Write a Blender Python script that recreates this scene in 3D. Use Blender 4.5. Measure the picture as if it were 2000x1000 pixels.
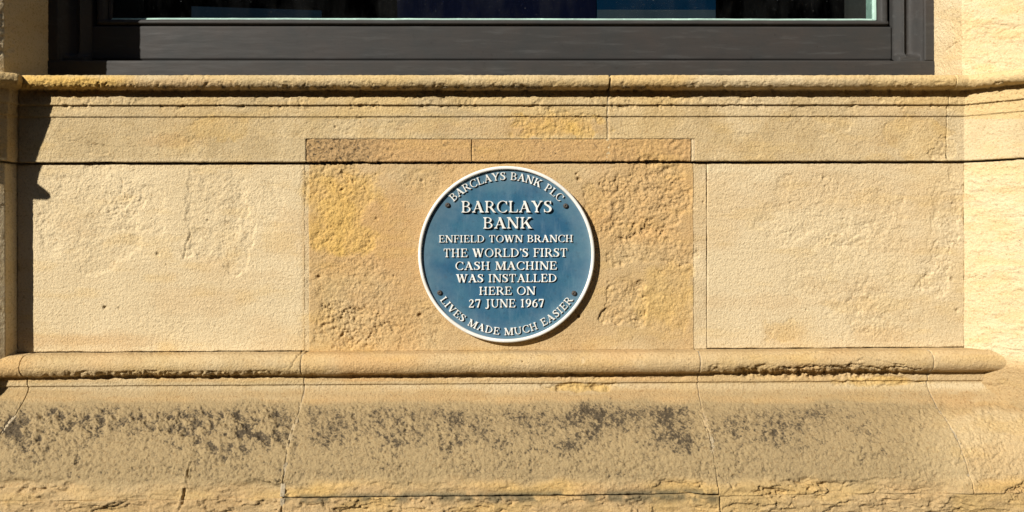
import bpy, math
import numpy as np
from mathutils import Matrix, Vector

for o in list(bpy.data.objects):
    bpy.data.objects.remove(o)
SC = bpy.context.scene
COL = SC.collection

# ---------------------------------------------------------------- camera, sky, sun, exposure
S = 0.0014            # metres per unit of the wall's own measure (one unit = 1.4 mm)
EYE = 1.63            # eye height in metres
DIST = 1350.0         # camera to wall panel, in units
YAW, ROLL = math.radians(0.8), math.radians(0.18)
CX, CY = 1000 + DIST * math.tan(YAW), 450.0


def W(X, p, V):
    """wall measure (right, toward the street, down from eye level) -> metres"""
    return (X * S, -p * S, EYE - V * S)


_f = np.array([math.sin(YAW), 0, math.cos(YAW)])
_r = np.array([math.cos(YAW), 0, -math.sin(YAW)])
_d = np.array([0, 1.0, 0])
_r2 = math.cos(ROLL) * _r + math.sin(ROLL) * _d
_d2 = -math.sin(ROLL) * _r + math.cos(ROLL) * _d

cam = bpy.data.objects.new('camera', bpy.data.cameras.new('camera'))
COL.objects.link(cam)
tow = lambda a: Vector((a[0], a[2], -a[1]))
R_, U_, B_ = tow(_r2), -tow(_d2), -tow(_f)
m = Matrix((R_, U_, B_)).transposed().to_4x4()
m.translation = Vector(W(0, DIST, 0))
cam.matrix_world = m
cam.data.sensor_width = 36
cam.data.lens = 36 * DIST / 2000
cam.data.shift_x = -(CX - 1000) / 2000
cam.data.shift_y = (CY - 500) / 2000
cam.data.clip_start = 0.02
cam.data.clip_end = 500
SC.camera = cam
SC.render.resolution_x, SC.render.resolution_y = 1024, 512

SUN = Vector((-1.0, -1.0, 0.77)).normalized()
ELEV = math.asin(SUN.z)
ROT = math.atan2(SUN.x, SUN.y)
wd = bpy.data.worlds.new('World')
SC.world = wd
wd.use_nodes = True
nt = wd.node_tree
sky = nt.nodes.new('ShaderNodeTexSky')
sky.sky_type = 'NISHITA'
sky.sun_disc = False
sky.sun_elevation = ELEV
sky.sun_rotation = ROT
bg = nt.nodes['Background']
bg.inputs['Strength'].default_value = 0.05
nt.links.new(sky.outputs[0], bg.inputs[0])
sl = bpy.data.lights.new('sun', 'SUN')
sl.energy = 5.0
sl.angle = math.radians(0.5)
sl.color = (1.0, 0.95, 0.868)
so = bpy.data.objects.new('sun', sl)
so.rotation_euler = SUN.to_track_quat('Z', 'Y').to_euler()
so.location = (-4, -6, 5)
COL.objects.link(so)
SC.view_settings.view_transform = 'Standard'
SC.view_settings.look = 'None'
SC.view_settings.gamma = 1
SC.cycles.diffuse_bounces = 2
SC.view_settings.exposure = 0.52


def unproject(ix, iy, p):
    a, b = ix - CX, iy - CY
    d = _f * DIST + a * _r2 + b * _d2
    t = (DIST - p) / d[2]
    return t * d[0], t * d[1]


def project(X, p, V):
    q = DIST - p
    z = X * _f[0] + q * _f[2]
    a = (X * _r2[0] + V * _r2[1] + q * _r2[2]) / z
    b = (X * _d2[0] + V * _d2[1] + q * _d2[2]) / z
    return CX + DIST * a, CY + DIST * b


# ---------------------------------------------------------------- noise
def vnoise(x, y, seed):
    rs = np.random.RandomState(seed)
    T = rs.rand(256, 256).astype(np.float32)
    xi = np.floor(x).astype(np.int64)
    yi = np.floor(y).astype(np.int64)
    fx, fy = x - xi, y - yi
    fx = fx * fx * fx * (fx * (fx * 6 - 15) + 10)
    fy = fy * fy * fy * (fy * (fy * 6 - 15) + 10)
    x0, x1, y0, y1 = xi & 255, (xi + 1) & 255, yi & 255, (yi + 1) & 255
    a = T[x0, y0] * (1 - fx) + T[x1, y0] * fx
    b = T[x0, y1] * (1 - fx) + T[x1, y1] * fx
    return (a * (1 - fy) + b * fy) * 2 - 1


def fbm(x, y, wl, octv, seed, gain=0.5, sx=1.0):
    out = 0
    amp, tot = 1.0, 0
    for k in range(octv):
        c, s = math.cos(0.6 + 1.1 * k), math.sin(0.6 + 1.1 * k)
        if sx != 1.0:
            c, s = 1.0, 0.0
        out = out + amp * vnoise((x / sx * c - y * s) / wl + 31.7 * k, (x / sx * s + y * c) / wl + 17.3 * k, seed + k)
        tot += amp
        amp *= gain
        wl *= 0.5
    return out / tot


def sst(a, b, x):
    t = np.clip((x - a) / (b - a), 0, 1)
    return t * t * (3 - 2 * t)


def blob(ix, iy, cx, cy, rx, ry, soft=0.35, wob=0.5, seed=1, wl=40):
    d = np.maximum(np.abs(ix - cx) / rx, np.abs(iy - cy) / ry) * 0.45 + np.hypot((ix - cx) / rx, (iy - cy) / ry) * 0.55
    d = d + wob * fbm(ix, iy, wl, 4, seed)
    return 1 - sst(1 - soft, 1 + soft * 0.3, d)


def crackdist(ix, iy, pts):
    d = np.full(ix.shape, 1e3)
    for (x0, y0), (x1, y1) in zip(pts[:-1], pts[1:]):
        ex, ey = x1 - x0, y1 - y0
        t = np.clip(((ix - x0) * ex + (iy - y0) * ey) / (ex * ex + ey * ey + 1e-9), 0, 1)
        d = np.minimum(d, np.hypot(ix - x0 - t * ex, iy - y0 - t * ey))
    return d


def near(ix, iy, x0, y0, x1, y1):
    return ix.max() > x0 and ix.min() < x1 and iy.max() > y0 and iy.min() < y1


# rough, flaked patches: cx, cy, rx, ry, how far it has scaled back, roughness, ochre, crispness of its edge
PATCH = [
    (180, 425, 115, 105, 1.1, 0.7, 0, .12), (262, 400, 60, 60, .8, 1.1, 0, .12), (425, 440, 62, 105, 1.3, 0.8, 0, .08),
    (500, 400, 60, 60, .5, 0.4, 0, .2), (360, 285, 45, 22, .9, 0.9, 0, .12), (185, 290, 24, 11, 1.2, .8, 0, .1),
    (664, 415, 72, 80, 1.0, 1.5, .8, .3), (650, 345, 60, 34, .8, 1.2, .5, .3), (700, 570, 105, 100, .7, 1.35, .0, .4),
    (690, 640, 95, 45, .8, 1.7, .1, .3), (810, 640, 60, 45, .6, 1.2, .1, .3), (840, 360, 60, 40, .6, .8, .1, .2),
    (1265, 392, 88, 72, 1.6, 2.1, .1, .10), (1270, 485, 82, 40, 1.0, 1.7, .1, .15), (1218, 590, 42, 52, 1.9, 1.5, .15, .06),
    (1310, 590, 45, 80, .7, 1.0, .4, .3), (1165, 395, 30, 35, .8, 1.3, .2, .2), (1150, 470, 22, 60, .4, 1.0, .2, .3),
    (1630, 410, 135, 75, .9, .75, .05, .10), (1660, 520, 115, 75, .7, .7, .05, .10), (1720, 605, 75, 50, .8, .7, .05, .10),
    (1628, 605, 26, 14, 1.0, 1.1, 0, .1), (1848, 410, 26, 75, 1.5, .8, 0, .08), (1828, 520, 24, 50, 1.4, .9, 0, .07),
    (1805, 560, 14, 30, 1.2, .6, 0, .06), (1700, 625, 45, 28, .8, .9, .1, .1), (1525, 645, 32, 24, .5, .7, .35, .2),
    (1600, 240, 60, 28, .8, .7, 0, .12), (1790, 270, 70, 45, .7, .6, .35, .15), (1840, 290, 25, 22, 1.6, 1.2, .2, .08),
    (1430, 285, 60, 25, .5, .5, .1, .15), (1090, 245, 95, 26, .8, 1.5, .85, .2), (700, 250, 120, 18, .4, .7, .1, .2),
    (1910, 420, 30, 110, .8, .7, .15, .15), (1925, 590, 30, 60, .6, .6, .2, .15), (1880, 60, 22, 40, .8, .6, .2, .15),
    (1940, 70, 50, 22, 1.0, .6, .1, .1), (10, 60, 18, 60, 1.5, 2.2, 0, .2), (15, 470, 18, 200, 1.2, 1.5, 0, .3),
    (140, 170, 90, 16, .7, 1.6, .85, .2), (420, 250, 70, 25, .3, .5, .45, .3),
]
CRACKS = [
    ([(172, 358), (180, 352), (186, 344)], 2.2, 1.6), ([(182, 349), (178, 341), (160, 345)], 1.4, 1.0),
    ([(225, 424), (232, 410), (240, 392), (244, 376)], 1.6, 1.4), ([(216, 398), (236, 401), (244, 396), (248, 374)], 1.8, 1.3),
    ([(358, 506), (363, 488), (365, 470), (372, 462), (370, 444)], 2.0, 1.3), ([(360, 402), (380, 396), (404, 392)], 1.2, 1.1),
    ([(470, 372), (492, 390), (474, 400)], 1.2, 1.0), ([(96, 285), (104, 279), (122, 276), (152, 277)], 2.2, 1.2),
    ([(236, 345), (237, 362), (245, 376)], 1.5, 1.2),
    ([(372, 902), (366, 920), (364, 934), (368, 948), (360, 960), (358, 972), (350, 1000)], 6, 1.5),
    ([(1848, 98), (1862, 88), (1874, 84), (1890, 62), (1904, 53), (1930, 55), (1928, 66), (1950, 64), (1968, 58), (1985, 51), (2010, 48)], 2.4, 1.4),
    ([(1522, 456), (1536, 453), (1550, 446)], 1.8, 1.3), ([(1625, 479), (1664, 480)], 1.6, 1.1),
    ([(1832, 530), (1836, 512), (1850, 505), (1856, 480)], 1.8, 1.3), ([(1798, 568), (1800, 545), (1812, 536)], 1.6, 1.2),
    ([(1590, 425), (1612, 424), (1640, 428)], 1.2, 1.2), ([(1800, 310), (1812, 298), (1830, 290)], 2.4, 1.5),
    ([(1258, 640), (1262, 610), (1252, 580)], 1.8, 1.4), ([(1190, 636), (1225, 630), (1250, 622)], 1.6, 1.2),
    ([(810, 354), (832, 352), (850, 357)], 1.8, 1.2), ([(820, 346), (824, 362)], 1.6, 1.2),
    ([(1184, 350), (1188, 330), (1205, 322)], 2, 1.4),
    ([(0, 972), (30, 968), (48, 950), (64, 940)], 3.5, 1.8), ([(75, 958), (110, 952), (150, 950)], 2.4, 1.4),
    ([(690, 958), (712, 950), (735, 943)], 2.5, 1.4), ([(765, 949), (805, 946)], 2, 1.2),
    ([(1510, 958), (1522, 942), (1540, 938), (1560, 944), (1580, 940), (1576, 934)], 5, 2.0),
    ([(1580, 956), (1600, 962), (1645, 960), (1654, 940), (1675, 940)], 4.5, 1.9),
    ([(1710, 962), (1724, 950), (1740, 955), (1760, 958), (1800, 956), (1850, 948)], 4.5, 1.8),
    ([(1420, 957), (1440, 945)], 4, 1.7), ([(1690, 936), (1740, 934), (1790, 940), (1800, 934)], 3, 1.6),
    ([(1480, 990), (1500, 984), (1516, 982)], 3, 1.6), ([(690, 995), (760, 990), (850, 996)], 2.5, 1.5),
    ([(100, 990), (140, 985), (240, 990)], 2, 1.3), ([(1620, 1000), (1640, 982), (1690, 978)], 3, 1.6),
    ([(1055, 752), (1075, 757), (1100, 754), (1140, 757), (1180, 752), (1210, 750)], 4, 2.2),
    ([(1630, 752), (1660, 744), (1700, 757), (1760, 750), (1810, 746)], 3.5, 2.0),
    ([(1540, 722), (1620, 716), (1680, 712), (1720, 722), (1760, 718), (1800, 722)], 4, 2.0),
    ([(1440, 704), (1520, 692), (1600, 690), (1660, 694)], 2, 1.3), ([(1660, 712), (1690, 700), (1770, 714)], 3, 1.6),
    ([(565, 722), (578, 700), (590, 684)], 2.5, 1.6), ([(800, 705), (801, 720), (790, 724)], 1.4, 1.1),
    ([(1887, 676), (1940, 679), (2008, 685)], 2.5, 1.0), ([(1890, 545), (1910, 541), (1925, 545)], 1.8, 1.2),
    ([(1195, 244), (1202, 258), (1215, 264)], 1.6, 1.2), ([(1750, 205), (1760, 209)], 2, 2),
]
PITS = [(205, 601, 5, 3.5), (232, 602, 3.4, 2.2), (308, 496, 4.6, 2.6), (820, 616, 6, 4), (824, 353, 4, 3), (736, 427, 4, 2.5),
        (1130, 350, 5, 4), (1126, 340, 3, 3), (1870, 606, 4, 3), (1020, 706, 2.2, 4), (622, 541, 4, 3.5), (769, 539, 3, 3), (734, 340, 3, 2.5),
        (1130, 618, 4.5, 6), (655, 248, 3, 2.5), (1374, 395, 3, 2.5), (405, 430, 2.5, 2), (195, 760, 2, 2), (1610, 348, 4, 2.5),
        (1624, 352, 3, 2), (1612, 364, 3, 2), (1544, 396, 3, 2), (1648, 428, 3, 2.2), (1862, 398, 4, 2), (1860, 545, 6, 2.5), (1420, 542, 2, 1.6),
        (1467, 605, 2, 1.6), (1430, 410, 2, 1.6), (1575, 605, 3, 2), (1846, 585, 2, 1.5), (1237, 660, 2, 1.6), (680, 610, 3, 2), (880, 875, 5, 4),
        (150, 905, 5, 4), (30, 345, 3, 2), (1090, 760, 6, 3), (1160, 756, 7, 4)]


def features(ix, iy, kind):
    """relief (in units, + is out) and colour masks of the stone as functions of where on the wall a point is"""
    h = 0.45 * fbm(ix, iy, 70, 3, 11) + (.3 + .4 * sst(-.1, .5, fbm(ix, iy, 120, 3, 23))) * fbm(ix, iy, 7, 3, 21, .75)
    z = np.zeros(ix.shape)
    # bedding: faint long horizontal drag marks
    h += 0.3 * fbm(ix, iy, 6, 3, 33, .6, sx=6)
    ochre = 0.16 * sst(.05, .6, fbm(ix, iy, 130, 4, 41)) + 0.18 * sst(.1, .6, fbm(ix, iy, 26, 3, 43, .5, sx=3))
    pale = 0.35 * sst(.0, .6, fbm(ix, iy, 160, 3, 51))
    soot, olive, orange, moss = z.copy(), z.copy(), z.copy(), z.copy()
    orange += .2 * sst(.02, .4, fbm(ix, iy, 75, 4, 45, .55, sx=2.6))
    # sparse small dark specks everywhere
    soot += 0.5 * sst(.62, .8, fbm(ix, iy, 5, 2, 61)) * sst(-.1, .4, fbm(ix, iy, 60, 2, 62))
    nfl = fbm(ix, iy, 30, 5, 75, .62)
    flake = sst(-.02, .04, nfl) + sst(-.24, -.18, nfl) + sst(.2, .26, nfl) - 1.5
    pits_ = sst(.06, .22, fbm(ix, iy, 9, 4, 73, .7))
    rough8 = fbm(ix, iy, 6, 3, 71, .75)
    rough8 = np.where(rough8 < 0, rough8 * 1.5, rough8 * .8)
    for k, (cx, cy, rx, ry, dep, ro, oc, soft) in enumerate(PATCH):
        if not near(ix, iy, cx - 1.6 * rx, cy - 1.6 * ry, cx + 1.6 * rx, cy + 1.6 * ry):
            continue
        if iy.max() > 745 and cy < 700:
            continue
        mk = blob(ix, iy, cx, cy, rx, ry, soft, .55, 100 + 7 * k, max(14, min(rx, ry) * .7))
        if cx < 590 or 1385 < cx < 1880:
            ro, dep = ro * .62, dep * .8
        h -= mk * dep * (1.0 + .5 * flake)
        h += mk * ro * (.7 * rough8 - .8 * pits_)
        ochre = np.maximum(ochre, oc * mk * (0.7 + 0.5 * fbm(ix, iy, 30, 3, 77)))
    for pts, dep, wd_ in CRACKS:
        xs, ys = [q[0] for q in pts], [q[1] for q in pts]
        if not near(ix, iy, min(xs) - 12, min(ys) - 12, max(xs) + 12, max(ys) + 12):
            continue
        wx = ix + 5 * fbm(ix, iy, 13, 4, 81, .7)
        wy = iy + 5 * fbm(ix, iy, 13, 4, 91, .7)
        d = crackdist(wx, wy, pts)
        vary = np.clip(.65 + 1.1 * fbm(ix, iy, 18, 3, 97), .05, 1.3)
        h -= dep * vary * np.exp(-(d / (wd_ * .85)) ** 2)
        # a flake lifted along one side
        h += 0.22 * dep * vary * np.exp(-((d - 2.5) / 4) ** 2) * (iy < np.interp(ix, *zip(*sorted(pts))))
    for px, py, pr, dep in PITS:
        if near(ix, iy, px - 15, py - 15, px + 15, py + 15):
            d = np.hypot(ix - px, (iy - py) * 1.1) + 1.0 * fbm(ix, iy, 5, 2, 95)
            h -= dep * (1 - sst(pr * .4, pr * 1.1, d))
            soot = np.maximum(soot, .35 * (1 - sst(pr * .4, pr * 1.0, d)))
    pale = np.maximum(pale, 1.5 * np.exp(-(((ix - 1139) / 3.2) ** 2 + ((iy - 706) / 5) ** 2)))
    if kind == 'panel':
        side = 1 - sst(585, 603, ix) * (1 - sst(1352, 1362, ix))
        pale = np.maximum(pale, side * (.85 + .3 * fbm(ix, iy, 110, 4, 299)))
        orange += (1 - side) * (.42 + .5 * fbm(ix, iy, 90, 4, 298))
        # mid panel: orange bands, ochre corner
        orange += .45 * blob(ix, iy, 690, 440, 130, 120, .6, .5, 301) * (ix > 600)
        ochre = np.maximum(ochre, (.8) * blob(ix, iy, 660, 420, 66, 60, .6, .6, 302) * (ix > 600))
        ochre = np.maximum(ochre, .5 * blob(ix, iy, 1300, 590, 60, 60, .6, .6, 303) * (ix < 1360))
        pale = np.maximum(pale, .5 * blob(ix, iy, 1160, 330, 45, 25, .6, .5, 304))
        orange += .3 * blob(ix, iy, 1530, 655, 45, 22, .6, .5, 305) + .28 * blob(ix, iy, 1720, 655, 70, 18, .6, .5, 306)
        orange += .3 * blob(ix, iy, 190, 665, 150, 14, .8, .6, 307)
        pale = np.maximum(pale, .55 * blob(ix, iy, 1440, 520, 80, 120, .7, .4, 308))
        pale = np.maximum(pale, .75 * (ix > 1884) * (1 - sst(690, 725, iy)))
        nl2 = fbm(ix, iy, 24, 5, 297, .65, sx=2.6)
        h += (ix > 1884) * .9 * (sst(-.02, .05, nl2) + sst(.2, .27, nl2) - 1)
        orange += .8 * (ix > 1884) * sst(690, 725, iy)
        olive += (ix > 1884) * (.55 * sst(700, 730, iy) + .4 * sst(770, 810, iy))
        ochre *= 1 - .5 * (ix > 1884) * sst(690, 730, iy)
        ochre = np.maximum(ochre, (ix > 1884) * .3 * sst(-.1, .5, fbm(ix, iy, 22, 4, 309, .55, sx=3)))
    if kind == 'insert':
        orange += 1.0
        pale *= .2
        h += (.5 + 1.7 * (1 - sst(740, 800, ix) * (1 - sst(1150, 1220, ix)))) * fbm(ix, iy, 7, 3, 311, .65)
        olive += .3 * (1 - sst(700, 800, ix))
        soot += .12 + .3 * (1 - sst(690, 790, ix)) + .35 * sst(.35, .7, fbm(ix, iy, 5, 2, 312))
    if kind == 'cornice':
        h -= 6 * sst(596.6, 598.2, ix) * (1 - sst(1357, 1358.6, ix)) * sst(271, 272.4, iy)
        pale = np.maximum(pale, .3 * sst(-.3, .4, fbm(ix, iy, 120, 3, 330)))
        ochre = np.maximum(ochre, .35 * sst(-.2, .5, fbm(ix, iy, 60, 3, 321, .5, sx=3)) * (iy < 232))
        ochre = np.maximum(ochre, 1.0 * blob(ix, iy, 150, 165, 140, 24, .6, .4, 322))
        orange += .5 * blob(ix, iy, 300, 168, 160, 20, .7, .5, 320)
        orange += .8 * blob(ix, iy, 1100, 245, 100, 24, .5, .5, 323) * (ix < 1190)
        orange += .45 * blob(ix, iy, 900, 250, 180, 24, .8, .6, 324) * (ix < 1190)
        orange += .5 * blob(ix, iy, 335, 275, 90, 18, .8, .6, 325)
        h += .7 * rough8 * (iy < 180)
        h -= 1.6 * sst(.2, .5, fbm(ix, iy, 11, 3, 326)) * (iy < 215) * (iy > 160)
        soot += .75 * blob(ix, iy, 850, 171, 900, 6, .9, .5, 327, 20) * sst(-.3, .3, fbm(ix, iy, 14, 3, 328))
        pale = np.maximum(pale, .4 * sst(300, 316, iy) * (ix < 600))
        pale = np.maximum(pale, .45 * sst(-.1, .4, fbm(ix, iy, 90, 3, 329)) * (ix > 1190))
    if kind == 'plinth':
        roll = (iy < 745)
        # roll: eaten away along its lower edge
        e1 = (blob(ix, iy, 320, 732, 250, 8, .6, .5, 331, 25) + .8 * blob(ix, iy, 1000, 735, 390, 6, .6, .5, 332, 25)
              + 1.5 * blob(ix, iy, 1590, 726, 225, 14, .5, .5, 333, 25))
        h -= e1 * (2.2 + 4.2 * fbm(ix, iy, 10, 3, 334, .65))
        soot += .25 * np.clip(e1, 0, 1) * sst(-.1, .4, fbm(ix, iy, 9, 3, 335))
        orange += roll * (.35 * sst(-.1, .5, fbm(ix, iy, 60, 3, 336, .5, sx=2)) + .2)
        h += .45 * rough8 * roll * sst(0, .4, fbm(ix, iy, 80, 2, 337))
        # ogee
        og = sst(775, 800, iy + 8 * fbm(ix, iy, 50, 3, 341))
        band = sst(752, 775, iy) * (1 - sst(795, 812, iy + 10 * fbm(ix, iy, 60, 3, 342)))
        pale = np.maximum(pale * (1 - og), .8 * sst(746, 752, iy) * (1 - sst(765, 785, iy + 10 * fbm(ix, iy, 40, 3, 343, .5, sx=3))))
        orange += .55 * band + .8 * band * sst(-.2, .3, fbm(ix, iy, 22, 4, 348, .6, sx=4))
        pale = np.maximum(pale, .6 * sst(750, 765, iy) * (1 - sst(780, 800, iy)) * sst(.0, .3, fbm(ix, iy, 16, 4, 349, .6, sx=5)))
        low = sst(925, 955, iy + 16 * fbm(ix, iy, 70, 3, 344))
        right = 1 - .75 * sst(1700, 1900, ix)
        olive += og * (1 - low) * right + .42 * band + .5 * low * (.7 + .6 * fbm(ix, iy, 55, 3, 347, .5, sx=3))
        olive += .35 * sst(746, 752, iy) * (1 - sst(765, 785, iy))
        orange += .5 * low * (1 + .6 * fbm(ix, iy, 40, 3, 345, .5, sx=3))
        ochre = np.maximum(ochre, .55 * low * sst(-.2, .4, fbm(ix, iy, 50, 3, 346, .5, sx=3)))
        lump = fbm(ix, iy, 15, 4, 351, .62)
        sootband = sst(786, 816, iy + 20 * fbm(ix, iy, 50, 4, 352)) * (1 - sst(838, 905, iy + 60 * fbm(ix, iy, 90, 4, 353)))
        left = 1 - sst(575, 590, ix)
        mid = sst(590, 610, ix) * (1 - sst(1340, 1372, ix))
        rt = sst(1372, 1392, ix) * (1 - sst(1560, 1760, ix))
        big = sst(-.15, .4, fbm(ix, iy, 110, 3, 354))
        h += left * sootband * 5.5 * lump + (mid + rt) * sootband * 1.6 * fbm(ix, iy, 8, 3, 355, .7)
        pit = sst(.08, .26, fbm(ix, iy, 7, 4, 367, .75)) * (.35 + .65 * sst(-.3, .3, fbm(ix, iy, 60, 3, 368)))
        h += og * (1 - low) * (.9 * fbm(ix, iy, 5, 3, 356, .75) - 1.9 * pit)
        soot += .4 * og * (1 - low) * pit * right
        h += low * 2.6 * fbm(ix, iy, 13, 4, 357, .58, sx=2.2)
        soot += left * sootband * (.25 + .85 * sst(.0, .25, -lump + .3 * fbm(ix, iy, 50, 2, 358))) * (.55 + .5 * big)
        spk = sst(-.02, .22, fbm(ix, iy, 7, 3, 359, .75) + .45 * fbm(ix, iy, 45, 4, 360, .6))
        soot += (mid * 1.0 + rt * 1.05) * sootband * (.55 + .45 * spk) * (.5 + .55 * big) * (.4 + .7 * sst(-.25, .3, fbm(ix, iy, 38, 4, 366, .6)))
        soot += .38 * og * (1 - low) * sst(.12, .4, fbm(ix, iy, 6, 3, 361, .7)) * right
        nl = fbm(ix, iy, 46, 6, 363, .6, sx=2.6)
        edge = sst(930, 945, iy + 10 * fbm(ix, iy, 40, 3, 364))
        h += edge * 3.6 * (sst(-.01, .03, nl) + sst(.2, .24, nl) + sst(-.22, -.18, nl) - 1.5) * (.35 + sst(-.2, .3, fbm(ix, iy, 160, 2, 365)))
        # broken fillet
        e2 = blob(ix, iy, 1135, 757, 80, 9, .4, .5, 371, 20) + .8 * blob(ix, iy, 1720, 745, 90, 10, .5, .5, 372, 20)
        h -= e2 * (2.0 + 2.5 * fbm(ix, iy, 10, 3, 373, .6))
        ochre = np.maximum(ochre, e2 * .8)
        pale = np.maximum(pale, .9 * blob(ix, iy, 1690, 742, 45, 8, .4, .5, 374, 15))
        # mossy bottom edge beside the lower joint
        moss += .8 * np.exp(-((iy - np.interp(ix, [0, 550, 1400, 2000], [976, 973, 963, 965])) / 9.0) ** 2) * sst(545, 560, ix) * (1 - sst(1395, 1410, ix)) * sst(-.5, .1, fbm(ix, iy, 25, 3, 375))
    if kind == 'base':
        olive += .45
        nl = fbm(ix, iy, 46, 6, 363, .6, sx=2.6)
        h += 3.2 * (sst(-.01, .03, nl) + sst(.2, .24, nl) + sst(-.22, -.18, nl) - 1.5)
        orange += .55
        pale = np.maximum(pale, .5 * sst(-.2, .3, fbm(ix, iy, 60, 3, 381, .5, sx=3)))
        h += 2.6 * fbm(ix, iy, 13, 4, 382, .58, sx=2.2)
        ochre = np.maximum(ochre, .5 * sst(-.1, .4, fbm(ix, iy, 40, 3, 383, .5, sx=3)))
        moss += .75 * sst(-.35, .2, fbm(ix, iy, 25, 3, 384)) * np.exp(-((iy - 973) / 10.0) ** 2) * sst(545, 560, ix) * (1 - sst(1395, 1410, ix))
    return h, np.clip(np.stack([ochre, soot, pale], -1), 0, 1), np.clip(np.stack([olive, orange, moss], -1), 0, 1)


# ---------------------------------------------------------------- materials
def newmat(name):
    mt = bpy.data.materials.new(name)
    mt.use_nodes = True
    n = mt.node_tree
    return mt, n, n.nodes, n.links, n.nodes['Principled BSDF']


def mixrgb(nodes, links, fac, a, b, mode='MIX'):
    mx = nodes.new('ShaderNodeMix')
    mx.data_type = 'RGBA'
    mx.blend_type = mode
    for sock, v in ((mx.inputs['Factor'], fac), (mx.inputs['A'], a), (mx.inputs['B'], b)):
        if hasattr(v, 'is_linked'):
            links.new(v, sock)
        elif isinstance(v, (int, float)):
            sock.default_value = v
        else:
            sock.default_value = (*v, 1)
    return mx.outputs['Result']


def noise(nodes, links, vec, scale, detail=4, rough=.6):
    n = nodes.new('ShaderNodeTexNoise')
    n.inputs['Scale'].default_value = scale
    n.inputs['Detail'].default_value = detail
    n.inputs['Roughness'].default_value = rough
    links.new(vec, n.inputs['Vector'])
    return n.outputs['Fac']


def ramp(nodes, links, v, lo, hi, a=0, b=1):
    r = nodes.new('ShaderNodeMapRange')
    r.inputs['From Min'].default_value = lo
    r.inputs['From Max'].default_value = hi
    r.inputs['To Min'].default_value = a
    r.inputs['To Max'].default_value = b
    links.new(v, r.inputs['Value'])
    return r.outputs['Result']


def stone_material(name, tone_a=(.455, .355, .205), tone_b=(.375, .285, .155), grain=1.0):
    mt, n, nodes, links, bs = newmat(name)
    co = nodes.new('ShaderNodeTexCoord').outputs['Object']
    base = mixrgb(nodes, links, ramp(nodes, links, noise(nodes, links, co, 14, 5), .35, .65), tone_a, tone_b)
    masks = []
    for an in ('mask_a', 'mask_b'):
        at = nodes.new('ShaderNodeAttribute')
        at.attribute_name = an
        sp = nodes.new('ShaderNodeSeparateColor')
        links.new(at.outputs['Color'], sp.inputs[0])
        masks += [sp.outputs[0], sp.outputs[1], sp.outputs[2]]
    ochre, soot, pale, olive, orange, moss = masks
    c = mixrgb(nodes, links, pale, base, (.57, .475, .31))
    c = mixrgb(nodes, links, orange, c, (.43, .275, .125))
    c = mixrgb(nodes, links, ochre, c, (.50, .325, .095))
    c = mixrgb(nodes, links, olive, c, (.275, .205, .108))
    # sand grains of slightly different colour
    g = noise(nodes, links, co, 420, 3, .7)
    c = mixrgb(nodes, links, ramp(nodes, links, g, .35, .65, 0, 1), c, mixrgb(nodes, links, 1.0, c, (1.3, 1.27, 1.2), 'MULTIPLY'))
    g2 = noise(nodes, links, co, 170, 4, .65)
    c = mixrgb(nodes, links, ramp(nodes, links, g2, .54, .66, 0, .75), c, mixrgb(nodes, links, 1.0, c, (.66, .58, .5), 'MULTIPLY'))
    sp_ = nodes.new('ShaderNodeMath')
    sp_.operation = 'MULTIPLY_ADD'
    links.new(noise(nodes, links, co, 190, 5, .75), sp_.inputs[0])
    sp_.inputs[1].default_value = 2.2
    ss_ = nodes.new('ShaderNodeMath')
    ss_.operation = 'MULTIPLY'
    ss_.inputs[1].default_value = .8
    links.new(soot, ss_.inputs[0])
    links.new(ss_.outputs[0], sp_.inputs[2])
    speck = ramp(nodes, links, sp_.outputs[0], 1.44, 1.8, 0, .9)
    c = mixrgb(nodes, links, ramp(nodes, links, soot, 0, 1, 0, .5), c, (.12, .092, .058))
    c = mixrgb(nodes, links, speck, c, (.055, .042, .027))
    c = mixrgb(nodes, links, moss, c, (.075, .072, .045))
    links.new(c, bs.inputs['Base Color'])
    bs.inputs['Roughness'].default_value = .93
    bs.inputs['Specular IOR Level'].default_value = .15
    bp = nodes.new('ShaderNodeBump')
    bp.inputs['Strength'].default_value = .9
    bp.inputs['Distance'].default_value = .0028 * grain
    ad = nodes.new('ShaderNodeMath')
    ad.operation = 'MULTIPLY_ADD'
    links.new(noise(nodes, links, co, 200, 3, .7), ad.inputs[0])
    ad.inputs[1].default_value = 1.0
    links.new(noise(nodes, links, co, 110, 4, .65), ad.inputs[2])
    links.new(ad.outputs[0], bp.inputs['Height'])
    links.new(bp.outputs[0], bs.inputs['Normal'])
    return mt


M_STONE = stone_material('sandstone')
M_OLD_MORTAR = stone_material('weathered_mortar', (.36, .30, .21), (.22, .18, .12))
M_MORTAR = stone_material('lime_mortar', (.53, .425, .265), (.43, .335, .2))


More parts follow.
